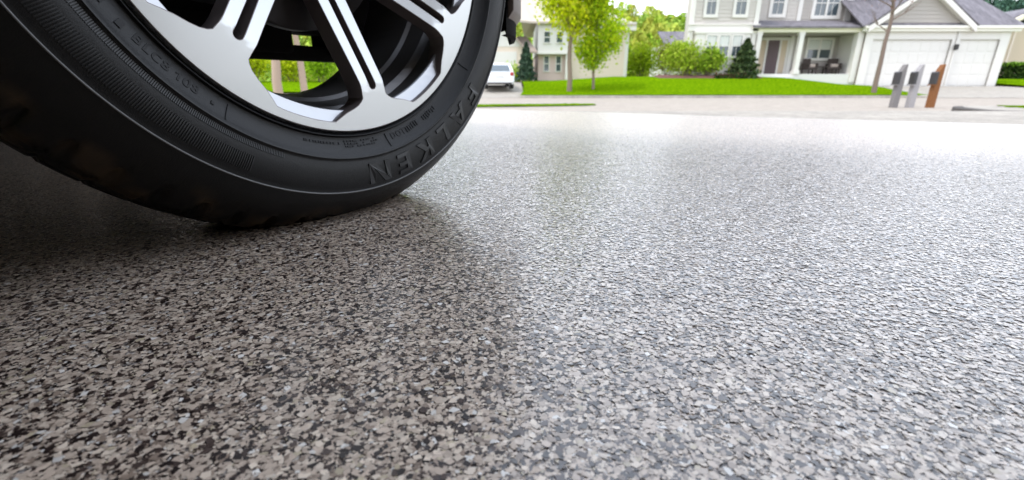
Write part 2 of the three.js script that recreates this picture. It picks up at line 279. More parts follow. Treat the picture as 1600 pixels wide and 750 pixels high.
function makeWheel(detail) {
  const barrel = lathe([[0.2475, -0.013], [0.2482, -0.006], [0.2465, -0.0012], [0.2452, -0.0016], [0.2366, -0.0046], [0.2358, -0.0075], [0.2290, -0.0110], [0.2240, -0.0125], [0.2222, -0.0128], [0.2212, -0.0145], [0.2216, -0.0175]], 200), inner = lathe([[0.2216, -0.0175], [0.2270, -0.0200], [0.2275, -0.0500], [0.2215, -0.0530], [0.2185, -0.0560], [0.2130, -0.0820], [0.2080, -0.0860], [0.2040, -0.120], [0.2050, -0.165], [0.2110, -0.190], [0.2300, -0.205]], 200);
  const w = part('wheel', toCreasedNormals(inner, 0.5), new THREE.MeshPhysicalMaterial({ color: lin(0.17, 0.165, 0.165), metalness: 0.6, roughness: 0.4, side: THREE.DoubleSide }), car); w.position.set(0, HUB, 0);
  part('rim_lip', toCreasedNormals(barrel, 0.5), alloyPaint, w);
  part('tyre', tyreGeometry(), rubber, w);
  const [caps, sides] = faceGeometry(); part('spoke_face', caps, alloyFace, w); part('spoke_flank', sides, alloySide, w);
  part('hub_cap', lathe([[0.0001, -0.036], [0.03, -0.037], [0.034, -0.042], [0.036, -0.06]], 60), alloyFace, w);
  part('brake_disc', [lathe([[0.07, -0.085], [0.127, -0.085], [0.127, -0.108], [0.07, -0.108]], 90), lathe([[0.0001, -0.075], [0.075, -0.075], [0.076, -0.1]], 60)], new THREE.MeshStandardMaterial({ color: lin(0.05, 0.045, 0.045), metalness: 0.4, roughness: 0.6, side: THREE.DoubleSide }), w);
  return w;
}
const wheel = makeWheel(true);
for (const [x, z, t] of [[0, -1.84, Math.PI], [-2.66, 0, 0], [-2.66, -1.84, Math.PI]]) { const c = wheel.clone(); c.position.set(x, HUB, z - (t ? 0 : 0)); c.rotation.y = t; car.add(c); }
{ // raised and printed marks on the near tyre
  const letters = 'FALKEN', at = [-43.5, -52.2, -60.9, -69.2, -77.7, -86.2];
  [...letters].forEach((ch, i) => part('raised_letter', bend(text(ch, 0.0265, 0.004, 1.5), at[i], 0.2868, 0.0016, false), rubberPlain, wheel));
  const small = [['BLC8', -140.6, 0.2667], ['108', -133.6, 0.2667]];
  for (const [s, a, r] of small) part('sidewall_print', bend(text(s, 0.0078, 0.002, 1.35), a, r, 0.0005, true), printMat, wheel);
  part('sidewall_print', bend(text('DOT', 0.0078, 0.002, 1.3), -75.5, 0.2668, 0.0005, true), printMat, wheel);
  // fine lines of moulded print, too small to read
  const dashes = [];
  const dash = (a, r, len, h) => dashes.push(bend(new THREE.BoxGeometry(len, h, 0.0012, Math.max(1, Math.round(len / 0.003)), 1, 1), a, r, 0.0003, true));
  for (const r of [0.2582, 0.2612, 0.2642]) for (let a = -94.5; a < -83.5; a += rr(0.55, 1.1)) if (rnd() < 0.8) dash(a, r, rr(0.0016, 0.0036), 0.0015);
  for (let a = -106.5; a < -96; a += rr(0.6, 1.0)) if (rnd() < 0.72) dash(a, 0.2605, rr(0.0012, 0.003), 0.0024);
  for (const [a0, a1] of [[-72, -67], [-64, -58], [-158, -150]]) for (let a = a0; a < a1; a += 0.95) dash(a, 0.263 + rr(-0.001, 0.001), rr(0.0014, 0.003), rr(0.004, 0.0075));
  dash(-128.2, 0.2645, 0.003, 0.003); dash(-146.6, 0.2645, 0.0055, 0.0065);
  part('sidewall_print', dashes, printMat, wheel).userData.kind = 'stuff';
  for (const a of [-125.2, -80.2, -38.5, -160]) part('moulded_rib', bend(new THREE.BoxGeometry(0.001, 0.016, 0.0014, 1, 6, 1), a, 0.265, 0.0003, true), printMat, wheel);
  // serrated bands
  const serr = (r0, r1, a0, a1, step, lift) => { const l = []; for (let a = a0; a < a1; a += step) l.push(bend(new THREE.BoxGeometry(0.0009, r1 - r0, 0.0012, 1, 5, 1), a, (r0 + r1) / 2, lift, true)); return l; };
  const s1 = part('serration', [...serr(0.2945, 0.3105, -200, -118, 0.42, 0.0003), ...serr(0.281, 0.2865, -200, -112, 0.36, 0.0003)], rubberPlain, wheel); s1.userData.kind = 'stuff';
  const ring = part('shoulder_line', new THREE.TorusGeometry(0.3193, 0.00085, 6, 300), lineMat, wheel); ring.position.z = 0.0083;
  const r2 = part('moulded_rib', new THREE.TorusGeometry(0.2778, 0.0008, 6, 300), rubberPlain, wheel); r2.position.z = 0.0091;
}
{ // bodywork
  const paint = new THREE.MeshPhysicalMaterial({ color: lin(0.125, 0.097, 0.082), metalness: 0.05, roughness: 0.6, clearcoat: 0.25, clearcoatRoughness: 0.5, side: THREE.DoubleSide });
  const glass = new THREE.MeshPhysicalMaterial({ color: lin(0.02, 0.022, 0.025), roughness: 0.05, clearcoat: 1, side: THREE.DoubleSide });
  // outline in plan: x forwards, z outwards; the near side is z about -0.03
  const near = [[-3.55, -0.60], [-3.45, -0.30], [-3.25, -0.13], [-2.95, -0.05], [-2.2, -0.025], [-1.2, -0.02], [-0.3, -0.022], [0.30, -0.03], [0.42, -0.043], [0.50, -0.078], [0.56, -0.119], [0.62, -0.162], [0.70, -0.225], [0.80, -0.325], [0.88, -0.45], [0.93, -0.65], [0.95, -0.92]];
  const plan = []; { const c = new THREE.CatmullRomCurve3(near.map(p => new THREE.Vector3(p[0], 0, p[1])), false, 'centripetal'); for (let i = 0; i <= 420; i++) { const q = c.getPoint(i / 420); plan.push([q.x, q.z]); } }
  const bottom = (x, z) => { const rise = 0.283 + 0.16 * sm(0.55, 0.95, x); for (const cx of [0, -2.66]) { const d = x - cx; if (Math.abs(d) < 0.415) return HUB + Math.sqrt(Math.max(0, 0.415 * 0.415 - d * d)); } return rise; };
  const shell = (mirror, inset, y0, y1, pts) => { const v = [0, 0.02, 0.3, 0.7, 0.95, 1], n = pts.length - 1, tum = [0.012, 0.0, 0, 0.01, 0.045, 0.09]; return grid(n, 5, (u, w) => { const k = Math.round(w * 5), i = Math.round(u * n), [x, z] = pts[i], b = y0(x, z), y = lerp(b, y1 > 0.9 ? y1 - 0.26 * sm(0.15, 0.95, x) : y1, v[k]); let zz = z - inset - tum[k]; if (mirror) zz = -1.84 - zz; return [x, y, zz]; }); };
  part('body', [shell(false, 0, bottom, 1.02, plan), shell(true, 0, bottom, 1.02, plan), shell(false, 0.03, (x, z) => bottom(x, z), 0.98, plan), shell(true, 0.03, (x, z) => bottom(x, z), 0.98, plan), slab([-3.4, 1.02, -1.72], [-3.4, 1.02, -0.12], [0.15, 1.02, -0.12], [0.15, 1.02, -1.72], 0.03), slab([0.15, 1.02, -1.74], [0.15, 1.02, -0.10], [0.9, 0.77, -0.5], [0.9, 0.77, -1.34], 0.03)], paint, car);
  const fr = plan.filter(p => p[0] > 0.405);
  part('valance', [shell(false, 0.012, x => 0.252 + 0.17 * sm(0.6, 0.95, x), 0.40, fr.filter(p => p[0] < 0.75)), shell(true, 0.022, x => 0.262 + 0.17 * sm(0.5, 0.85, x), 0.31, fr.filter(p => p[0] < 0.62))], blackPart, car);
  const cab = prism([[-3.3, 1.02], [-3.15, 1.5], [-2.6, 1.64], [-1.2, 1.66], [-0.55, 1.55], [0.1, 1.04]], -1.6, -0.24);
  part('cabin', cab, glass, car);
  part('roof', [rbox(-3.05, -0.8, 1.64, 1.70, -1.58, -0.26, 0.02)], paint, car);
  // wheel arch liner and the parts behind the wheel
  const arch = grid(40, 6, (u, v) => { const a = lerp(-0.14, Math.PI + 0.14, u), r = 0.412; return [Math.cos(a) * r, HUB + Math.sin(a) * r, lerp(-0.05, -0.42, v)]; });
  part('wheel_arch_liner', [arch, rbox(0.385, 0.45, 0.262, 0.5, -0.30, -0.075, 0.01), box(-0.42, 0.42, 0.52, 0.95, -0.43, -0.40)], blackPart, car);
  part('subframe', [box(-0.6, 0.62, 0.266, 0.72, -0.52, -0.47), rbox(-0.6, 0.232, 0.225, 0.29, -0.56, -0.46, 0.01), box(-3.1, 0.55, 0.42, 0.5, -1.45, -0.44), rbox(0.322, 0.62, 0.225, 0.29, -0.54, -0.46, 0.01)], blackPart, car);
  part('underbody', [rbox(-3.3, -0.46, 0.185, 0.26, -1.72, -0.12, 0.02), rbox(-0.46, 0.0, 0.2, 0.3, -1.5, -0.46, 0.02)], blackPart, car);
  part('control_arm', [rbox(-0.7, 0.62, 0.212, 0.243, -0.52, -0.48, 0.008), new THREE.CylinderGeometry(0.022, 0.028, 0.36, 16).rotateX(Math.PI / 2).translate(-0.02, 0.33, -0.28)], blackPart, car);
  part('damper', [new THREE.CylinderGeometry(0.05, 0.05, 0.5, 24).translate(-0.03, 0.68, -0.25), new THREE.CylinderGeometry(0.035, 0.045, 0.3, 20).translate(-0.02, 0.42, -0.22)], blackPart, car);
  part('brake_caliper', [rbox(-0.165, -0.075, 0.27, 0.46, -0.14, -0.058, 0.015)], std(lin(0.045, 0.04, 0.04), 0.6), car);
}

{ // unseen garage around the car; front and wing walls placed to shade the floor
  const g = tag(base('garage', [-0.1906, 0, -0.5869], Math.PI / 2 - YAW), 'unseen brown walled garage with an open front and added shading wing walls, around the dark taupe car', 'garage');
  const w = std(lin(0.3, 0.24, 0.19), 0.9), F = -0.4;
  part('wall', [box(-8, F, 0, 3, -4.2, -4.0), box(F, 1.25, 0, 2.9, -3.3, -3.1), box(F, 0.9, 0, 2.9, 2.6, 2.8), box(-8, F, 0, 3, 4.2, 4.4), box(-8.2, -8, 0, 3, -4.2, 4.4), box(F - 0.2, F, 0, 3, -4.0, -3.1), box(F - 0.2, F, 0, 3, 2.6, 4.2)], w, g);  // the two wing walls ahead of the front are added to block sky
  part('lintel', [box(F - 0.2, F, 2.2, 2.85, -4.2, 4.4)], w, g);
  part('ceiling', [box(-8, F - 0.2, 2.75, 2.95, -4.0, 4.2)], w, g);
  part('roof', [slab([F + 0.35, 2.85, -4.6], [F + 0.35, 2.85, 4.8], [-5, 4.6, 4.8], [-5, 4.6, -4.6], 0.15)], std(lin(0.2, 0.18, 0.2), 0.9), g);
}

// ---------------------------------------------------------------- buildings across the street
const shingleTex = dataTex(256, 256, (i, j) => { const v = 205 + tnoise(i, j, 256, 7) * 70 + tnoise(Math.floor(i / 6) * 6, Math.floor(j / 4) * 4, 256, 44, 3) * 90 + (rnd() - 0.5) * 24; return [v, v, v]; }, true, 0.3);
const siding = (c, pitch = 0.13) => new THREE.MeshStandardMaterial({ color: c, roughness: 0.8, side: THREE.DoubleSide });
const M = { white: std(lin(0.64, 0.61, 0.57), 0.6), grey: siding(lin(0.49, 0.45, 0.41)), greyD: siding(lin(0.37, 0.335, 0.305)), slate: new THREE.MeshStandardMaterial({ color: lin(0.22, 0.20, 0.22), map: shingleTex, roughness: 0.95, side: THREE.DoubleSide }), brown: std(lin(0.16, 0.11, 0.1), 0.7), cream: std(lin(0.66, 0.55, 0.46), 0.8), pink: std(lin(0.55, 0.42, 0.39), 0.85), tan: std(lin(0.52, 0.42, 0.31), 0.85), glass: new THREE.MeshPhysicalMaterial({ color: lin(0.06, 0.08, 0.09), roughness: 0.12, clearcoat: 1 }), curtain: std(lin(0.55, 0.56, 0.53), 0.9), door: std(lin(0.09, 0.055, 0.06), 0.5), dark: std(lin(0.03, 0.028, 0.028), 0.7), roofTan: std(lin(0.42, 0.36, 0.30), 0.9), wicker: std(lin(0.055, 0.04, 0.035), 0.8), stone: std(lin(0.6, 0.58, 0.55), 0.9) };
function boards(parent, mat, x0, x1, y0, y1, z, pitch = 0.16, holes = []) {   // lapped siding boards on a wall facing +z
  for (let y = y0; y < y1 - 0.02; y += pitch) {
    const t = Math.min(y + pitch + 0.012, y1);
    let runs = [[x0, x1]];
    for (const [a, b, c, d] of holes) if (t > c && y < d) runs = runs.flatMap(([p, q]) => b <= p || a >= q ? [[p, q]] : [[p, a], [b, q]].filter(s => s[1] - s[0] > 0.02));
    for (const [p, q] of runs) part('siding_board', slab([p, t, z + 0.003], [q, t, z + 0.003], [q, y, z + 0.028], [p, y, z + 0.028], 0.004), mat, parent);
  }
}
function window_(parent, x0, x1, y0, y1, z, o = {}) {  // opening x0..x1, y0..y1 on a wall facing +z at z
  const t = o.trim ?? 0.12, f = [box(x0 - t, x1 + t, y1, y1 + t, z, z + 0.06), box(x0 - t, x1 + t, y0 - t, y0, z, z + 0.08), box(x0 - t, x0, y0, y1, z, z + 0.06), box(x1, x1 + t, y0, y1, z, z + 0.06)];
  const ym = (y0 + y1) / 2; f.push(box(x0, x1, ym - 0.025, ym + 0.025, z + 0.005, z + 0.05));
  for (let k = 1; k < (o.cols ?? 2); k++) { const x = lerp(x0, x1, k / (o.cols ?? 2)); f.push(box(x - 0.012, x + 0.012, y0, y1, z + 0.01, z + 0.036)); }
  if (o.mull) { const x = (x0 + x1) / 2; f.push(box(x - 0.06, x + 0.06, y0, y1, z, z + 0.07)); }
  const w = part('window', f, M.white, parent);
  part('pane', [box(x0, x1, y0, ym, z + 0.004, z + 0.02)], M.glass, w);
  part('pane', [box(x0, x1, ym, y1, z + 0.004, z + 0.022)], M.glass, w);
  if (o.curtain) part('curtain', [box(x0 + 0.03, x1 - 0.03, ym + 0.03, y1 - 0.02, z + 0.021, z + 0.026)], M.curtain, w);
  return w;
}
{ // main house
  const h = tag(base('house', [15, 0, -30]), 'pale grey two storey house with white trim, porch and white garage doors', 'house');
  const X = x => x - 15, G = 0.45;
  // left block, front at z = 0 (world -30)
  part('wall', [box(X(10.62), X(14.45), G - 0.3, 6.2, -1.0, -0.03)], M.grey, h);
  boards(h, M.grey, X(10.8), X(14.3), 3.55, 6.2, -0.03, 0.2, [[X(11.2), X(12.15), 3.9, 5.6], [X(12.95), X(13.9), 3.9, 5.6]]);
  part('corner_trim', [box(X(10.55), X(10.78), G, 6.2, -0.2, 0.02)], M.white, h);
  part('corner_trim', [box(X(14.32), X(14.58), G, 6.2, -0.2, 0.02)], M.white, h);
  part('cornice', [box(X(10.5), X(14.62), 3.18, 3.52, -0.1, 0.10), box(X(10.46), X(14.66), 3.5, 3.56, -0.1, 0.16)], M.white, h);
  window_(h, X(11.42), X(11.95), 4.08, 5.5, -0.01, { trim: 0.17 });
  window_(h, X(13.14), X(13.72), 4.08, 5.5, -0.01, { trim: 0.17 });
  part('roof', [slab([X(10.2), 6.1, 0.5], [X(14.9), 6.1, 0.5], [X(14.9), 9, -4.5], [X(10.2), 9, -4.5]), slab([X(12), 9, -4.5], [X(14.9), 9, -4.5], [X(14.9), 6.1, -9.5], [X(14), 6.1, -9.5])], M.slate, h);
  // white bay under the cornice
  part('bay', [box(X(10.9), X(14.1), G - 0.2, 3.1, -0.1, 0.34), box(X(10.84), X(14.16), 3.02, 3.16, -0.1, 0.40)], M.white, h);
  for (const [a, b] of [[11.55, 12.1], [12.3, 12.86], [13.08, 13.6]]) window_(h, X(a), X(b), 1.78, 2.9, 0.34, { trim: 0.09, curtain: true });
  // wall behind the porch and above it
  part('wall', [box(X(14.4), X(22.6), 0.3, 6.6, -9, -2.05)], M.grey, h);
  boards(h, M.grey, X(14.6), X(17.9), 3.9, 6.4, -2.05, 0.2, [[X(16.0), X(17.3), 4.1, 5.9]]);
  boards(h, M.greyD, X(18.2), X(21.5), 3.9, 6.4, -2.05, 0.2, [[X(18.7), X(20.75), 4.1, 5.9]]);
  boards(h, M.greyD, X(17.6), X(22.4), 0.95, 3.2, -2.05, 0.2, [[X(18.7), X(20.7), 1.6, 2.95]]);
  part('corner_trim', [box(X(17.92), X(18.18), 3.8, 6.5, -2.1, -1.98)], M.white, h);
  part('corner_trim', [box(X(20.9), X(21.3), 3.8, 6.5, -2.1, -1.98)], M.white, h);
  window_(h, X(16.3), X(16.98), 4.36, 5.7, -2.03, { trim: 0.2 });
  window_(h, X(18.98), X(20.42), 4.28, 5.7, -2.03, { trim: 0.2, mull: true, cols: 4 });
  part('roof', [slab([X(14.3), 6.5, -1.6], [X(22.9), 6.5, -1.6], [X(22.9), 9, -5.5], [X(14.3), 9, -5.5])], M.slate, h);
  // porch
  part('porch_floor', [box(X(14.6), X(21.0), -0.1, 0.78, -2.1, 0.05), box(X(15.3), X(17.4), 0.36, 0.6, 0.05, 0.4)], M.stone, h);
  part('porch_roof', [slab([X(14.2), 3.42, 0.3], [X(21.3), 3.42, 0.3], [X(21.3), 4.0, -2.04], [X(14.6), 4.0, -2.04], 0.1)], M.slate, h);
  part('fascia', [box(X(14.3), X(21.2), 3.12, 3.38, -0.2, 0.1), box(X(14.22), X(21.28), 3.3, 3.42, 0.1, 0.22)], std(lin(0.74, 0.70, 0.58), 0.6), h);
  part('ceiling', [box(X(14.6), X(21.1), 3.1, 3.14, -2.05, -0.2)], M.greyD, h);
  for (const x of [14.75, 17.28]) part('column', [box(X(x - 0.13), X(x + 0.13), 0.78, 3.12, -0.14, 0.12), box(X(x - 0.18), X(x + 0.18), 0.78, 0.98, -0.19, 0.17), box(X(x - 0.18), X(x + 0.18), 2.98, 3.115, -0.19, 0.095)], M.white, h);
  part('column', [box(X(20.62), X(21.0), 0.3, 3.12, -0.3, 0.12)], M.white, h);
  part('wall', [box(X(20.95), X(21.1), 0.0, 3.3, -2.1, 0.2)], std(lin(0.2, 0.165, 0.15), 0.85), h);
  const door = part('door', [box(X(16.38), X(17.12), 0.8, 2.85, -2.03, -1.97)], M.door, h);
  part('door_panel', [box(X(16.5), X(16.7), 1.7, 2.6, -1.97, -1.955), box(X(16.8), X(17.0), 1.7, 2.6, -1.97, -1.955), box(X(16.5), X(16.7), 0.95, 1.5, -1.97, -1.955), box(X(16.8), X(17.0), 0.95, 1.5, -1.97, -1.955)], M.door, door);
  part('door_frame', [box(X(15.75), X(17.75), 2.85, 3.0, -2.04, -1.93), ...[15.75, 16.26, 17.13, 17.62].map(x => box(X(x), X(x + 0.12), 0.8, 2.85, -2.04, -1.94)), box(X(15.6), X(17.9), 0.785, 0.82, -2.04, -1.8)], M.white, h);
  part('sidelight', [box(X(15.87), X(16.26), 0.9, 2.84, -2.04, -1.98)], M.tan, h);
  part('sidelight', [box(X(17.25), X(17.62), 0.9, 2.84, -2.04, -1.98)], M.tan, h);
  part('pilaster', [box(X(17.75), X(18.0), 0.8, 3.1, -2.04, -1.9)], M.white, h);
  window_(h, X(19.0), X(20.45), 1.78, 2.85, -2.0, { trim: 0.15, mull: true, curtain: true });
  // garage, front just behind the porch edge; measured at 28 m and set back to 29.7
  const z = 0.3, K = 1.0607, B = 0.05, GX = x => X(x * K), from = h.children.length;
  part('wall', [box(GX(19.75), GX(27.75), B - 0.2, 3.1, -6, z - 0.2)], M.white, h);
  const gw = [box(GX(19.75), GX(20.2), B, 3.0, z - 0.05, z), box(GX(24.62), GX(25.05), B, 3.0, z - 0.05, z), box(GX(27.3), GX(27.8), B, 3.0, z - 0.05, z)];
  part('wall_trim', gw, M.white, h);
  part('lintel', [box(GX(20.2), GX(24.62), 2.56, 3.0, z - 0.05, z - 0.002), box(GX(25.05), GX(27.3), 2.56, 3.0, z - 0.05, z - 0.002)], std(lin(0.62, 0.59, 0.55), 0.8), h);
  for (const [a, b, n] of [[20.2, 24.62, 8], [25.05, 27.3, 4]]) {
    const gd = part('garage_door', [box(GX(a), GX(b), B, 2.56, z - 0.14, z - 0.12)], M.white, h);
    for (let r = 0; r < 4; r++) for (let k = 0; k < n; k++) { const w = (b - a) / n, hh = 2.44 / 4; part('panel', rbox(GX(a + k * w + 0.06), GX(a + (k + 1) * w - 0.06), B + r * hh + 0.07, B + (r + 1) * hh - 0.05, z - 0.13, z - 0.108, 0.008), M.white, gd); }
  }
  part('fascia', [box(GX(19.5), GX(28.15), 2.96, 3.22, z - 0.1, z + 0.18), box(GX(19.45), GX(28.2), 3.12, 3.24, z + 0.18, z + 0.3)], std(lin(0.76, 0.73, 0.66), 0.6), h);
  part('downspout', [new THREE.CylinderGeometry(0.05, 0.05, 2.9, 10).translate(GX(24.84), B + 1.45, z + 0.06)], M.stone, h);
  const lamp = part('wall_lamp', [rbox(GX(24.74), GX(24.92), 2.0, 2.3, z + 0.06, z + 0.22, 0.03)], M.dark, h);
  // gable over the double door
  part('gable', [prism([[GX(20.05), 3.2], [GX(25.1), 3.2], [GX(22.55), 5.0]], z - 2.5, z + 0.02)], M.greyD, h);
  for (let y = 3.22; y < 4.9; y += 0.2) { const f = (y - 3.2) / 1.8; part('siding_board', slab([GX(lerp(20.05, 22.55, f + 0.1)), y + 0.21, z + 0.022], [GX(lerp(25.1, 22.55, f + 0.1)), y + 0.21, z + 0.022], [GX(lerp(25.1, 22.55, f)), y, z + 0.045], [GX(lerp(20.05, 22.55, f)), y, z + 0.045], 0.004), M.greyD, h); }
  const rake = (x0, y0, x1, y1) => slab([GX(x0), y0 + 0.16, z + 0.05], [GX(x1), y1 + 0.16, z + 0.05], [GX(x1), y1 + 0.16, z + 0.36], [GX(x0), y0 + 0.16, z + 0.36], 0.3);
  part('rake_board', [rake(19.6, 3.05, 22.55, 5.14)], M.white, h); part('rake_board', [rake(25.5, 3.05, 22.551, 5.14)], M.white, h);
  part('roof', [slab([GX(19.5), 3.28, z + 0.34], [GX(22.55), 5.36, z + 0.34], [GX(22.55), 5.36, z - 6], [GX(19.5), 3.28, z - 6], 0.06), slab([GX(25.6), 3.28, z + 0.34], [GX(22.55), 5.36, z + 0.34], [GX(22.55), 5.36, z - 6], [GX(25.6), 3.28, z - 6], 0.06)], M.slate, h);
  part('roof', [slab([GX(19.3), 3.26, z + 0.22], [GX(28.3), 3.26, z + 0.22], [GX(26.9), 6.6, z - 5], [GX(19.3), 6.6, z - 5], 0.08), slab([GX(28.3), 3.26, z + 0.22], [GX(28.3), 3.26, z - 9], [GX(26.9), 6.6, z - 6], [GX(26.9), 6.6, z - 5], 0.08)], M.slate, h);
  for (const c of h.children.slice(from)) { c.scale.y = K; c.position.y = 0.167 * (1 - K); }
}
function chair(x, z, label) { // deep porch chair
  const c = tag(base('porch_chair', [x, 0.782, z]), label, 'chair', 'chairs on the porch');
  part('seat', rbox(-0.3, 0.3, 0.28, 0.42, -0.3, 0.3, 0.04), M.wicker, c);
  part('backrest', rbox(-0.3, 0.3, 0.42, 0.95, -0.33, -0.22, 0.05), M.wicker, c);
  for (const s of [-1, 1]) { part('armrest', rbox(s * 0.33 - 0.06, s * 0.33 + 0.06, 0.3, 0.66, -0.3, 0.3, 0.04), M.wicker, c); for (const q of [-1, 1]) part('leg', box(s * 0.28 - 0.03, s * 0.28 + 0.03, 0, 0.3, q * 0.25 - 0.03, q * 0.25 + 0.03), M.wicker, c); }
  part('cushion', rbox(-0.22, 0.22, 0.42, 0.62, -0.2, 0.24, 0.05), std(lin(0.42, 0.34, 0.3), 0.9), c);
  return c;
}
chair(18.85, -31.2, 'left dark porch chair, just right of the middle column').rotation.y = 0.3;
chair(20.35, -31.2, 'right dark porch chair, near the brown end of the porch').rotation.y = -0.3;
{ const t = tag(base('porch_table', [19.6, 0.782, -31.3]), 'low dark table standing between the two porch chairs', 'table'); part('tabletop', rbox(-0.38, 0.38, 0.42, 0.48, -0.25, 0.25, 0.015), M.wicker, t); for (const s of [-1, 1]) for (const q of [-1, 1]) part('leg', box(s * 0.33 - 0.03, s * 0.33 + 0.03, 0, 0.42, q * 0.2 - 0.03, q * 0.2 + 0.03), M.wicker, t); }
{ // house on the left
  const h = tag(base('house', [3, 0, -34]), 'white house behind the young street trees, brick below its upper storey', 'house');
  const X = x => x - 3;
  part('wall', [box(X(1.75), X(3.85), 2.2, 4.2, -8, 0.35), box(X(1.7), X(3.9), 2.12, 2.24, -1, 0.42)], M.white, h);
  part('brick_wall', [box(X(1.8), X(3.7), 0.1, 2.15, -8, 0)], M.pink, h);
  for (const [a, b] of [[2.22, 2.52], [3.05, 3.35]]) { window_(h, X(a), X(b), 1.05, 2.0, 0.0, { trim: 0.06, cols: 1 }); window_(h, X(a - 0.05), X(b + 0.02), 2.85, 3.5, 0.35, { trim: 0.06, cols: 1 }); }
  part('corner_trim', [box(X(3.66), X(3.9), 0.1, 4.2, -0.3, 0.36)], M.white, h);
  part('wall', [box(X(3.88), X(7.85), 0.1, 4.0, -9, -0.1)], M.cream, h);
  part('corner_trim', [box(X(7.72), X(7.95), 0.1, 3.8, -0.3, -0.06)], M.white, h);
  part('cornice', [box(X(3.8), X(8.2), 3.72, 4.02, -0.3, 0.2), box(X(7.6), X(8.3), 3.6, 4.1, -0.4, 0.3)], M.white, h);
  part('roof', [slab([X(1.3), 4.1, 0.7], [X(4.2), 4.1, 0.7], [X(2.2), 6.2, -4], [X(0.2), 7.2, -4]), slab([X(0.2), 7.2, -4], [X(2.2), 6.2, -4], [X(4.4), 4.0, -8], [X(1), 4, -8]), slab([X(4.2), 4.1, 0.7], [X(8.3), 4.0, 0.3], [X(7.4), 5.2, -4], [X(2.2), 6.2, -4]), slab([X(1.3), 4.1, 0.7], [X(-2), 4.4, 0.7], [X(-2), 7.5, -4], [X(0.2), 7.2, -4])], M.roofTan, h);
  // garage wing
  part('wall', [box(X(-2.6), X(0.75), 0.0, 2.5, -6, 1.6)], M.cream, h);
  part('gable', [prism([[X(-2.6), 2.5], [X(0.75), 2.5], [X(-0.9), 4.2]], -4, 1.62)], M.white, h);
  part('roof', [slab([X(0.98), 2.28, 1.9], [X(-0.9), 4.3, 1.9], [X(-0.9), 4.3, -5], [X(0.98), 2.28, -5], 0.14), slab([X(-2.9), 2.28, 1.9], [X(-0.901), 4.3, 1.9], [X(-0.9), 4.3, -5], [X(-2.9), 2.28, -5], 0.14), slab([X(1.7), 2.25, 0.9], [X(0.95), 2.25, 0.9], [X(0.35), 3.35, -1], [X(1.0), 3.35, -1], 0.1)], std(lin(0.30, 0.24, 0.2), 0.9), h);
  part('garage_door', [box(X(-2.1), X(0.3), 0.05, 2.2, 1.6, 1.64)], M.white, h);
}
{ // small far house between the two, and the tan one at the right edge
  const h = tag(base('house', [15.9, 0.6, -46]), 'small grey roofed house showing between the hill and the pale grey house', 'house');
  part('wall', [box(-1.6, 3, 0, 3.1, -5, 0)], M.white, h); part('roof', [slab([-1.9, 3.0, 0.4], [3.2, 3.0, 0.4], [3.2, 4.4, -2.4], [-1.9, 4.4, -2.4])], M.slate, h); part('band', [box(-1.65, 3, 2.0, 2.3, 0, 0.05)], M.dark, h);
  const t = tag(base('house', [38.5, 0.5, -36]), 'tan house cut off by the right edge, behind the dark hedge', 'house');
  part('wall', [box(-4.2, 5, 0, 3.5, -8, 0)], M.tan, t); part('corner_trim', [box(-2.6, -2.45, 0, 3.5, 0, 0.04)], M.cream, t);
  part('fascia', [slab([-4.6, 3.35, 0.3], [-2.8, 4.3, 0.3], [-2.8, 4.3, 0.6], [-4.6, 3.35, 0.6], 0.3)], std(lin(0.72, 0.66, 0.5), 0.7), t);
  part('roof', [slab([-4.6, 3.5, 0.4], [-2.5, 4.5, 0.4], [-2.5, 4.5, -8], [-4.6, 3.5, -8]), slab([-2.5, 4.5, 0.4], [6, 4.4, 0.4], [6, 6, -5], [-2.5, 4.5, -8])], M.slate, t);
}

// ---------------------------------------------------------------- mailboxes
function mailbox(x, z, woodMat, label, w = 0.2) {
  const y = height(x, z) - 0.02, m = tag(base('mailbox', [x, y, z]), label, 'mailbox', 'three mailboxes in a row by the street');
  part('post', new THREE.ExtrudeGeometry(new THREE.Shape([[-w / 2, 0], [w / 2, 0], [w / 2, 1.07], [w * 0.2, 1.06], [-w / 2, 0.86]].map(p => new THREE.Vector2(...p))), { depth: 0.12, bevelEnabled: true, bevelSize: 0.006, bevelThickness: 0.006, bevelSegments: 1 }).translate(0, 0, -0.06), woodMat, m);
  const s = new THREE.Shape(); s.moveTo(-0.03, 0); s.lineTo(0.04, 0); s.lineTo(0.04, 0.26); s.absarc(0.005, 0.26, 0.035, 0, Math.PI); s.closePath();
  const b = part('box', new THREE.ExtrudeGeometry(s, { depth: 0.16, bevelEnabled: true, bevelSize: 0.005, bevelThickness: 0.005, bevelSegments: 1, curveSegments: 10 }).translate(0, 0, -0.08), std(lin(0.03, 0.026, 0.028), 0.45), m); b.position.set(-w / 2 - 0.04, 0.6, 0.02);
  part('bracket', box(-w / 2 - 0.07, -w / 2, 0.565, 0.592, -0.1, 0.1), woodMat, m);
  return m;
}
mailbox(9.93, -12.5, std(lin(0.17, 0.155, 0.15), 0.85), 'weathered dark grey mailbox post, leftmost of the three', 0.14);
mailbox(10.35, -12.5, std(lin(0.30, 0.28, 0.28), 0.85), 'pale grey mailbox post standing between the dark grey and orange ones', 0.14);
mailbox(10.88, -12.5, std(lin(0.19, 0.068, 0.015), 0.75), 'orange brown wooden mailbox post, rightmost of the three', 0.14);

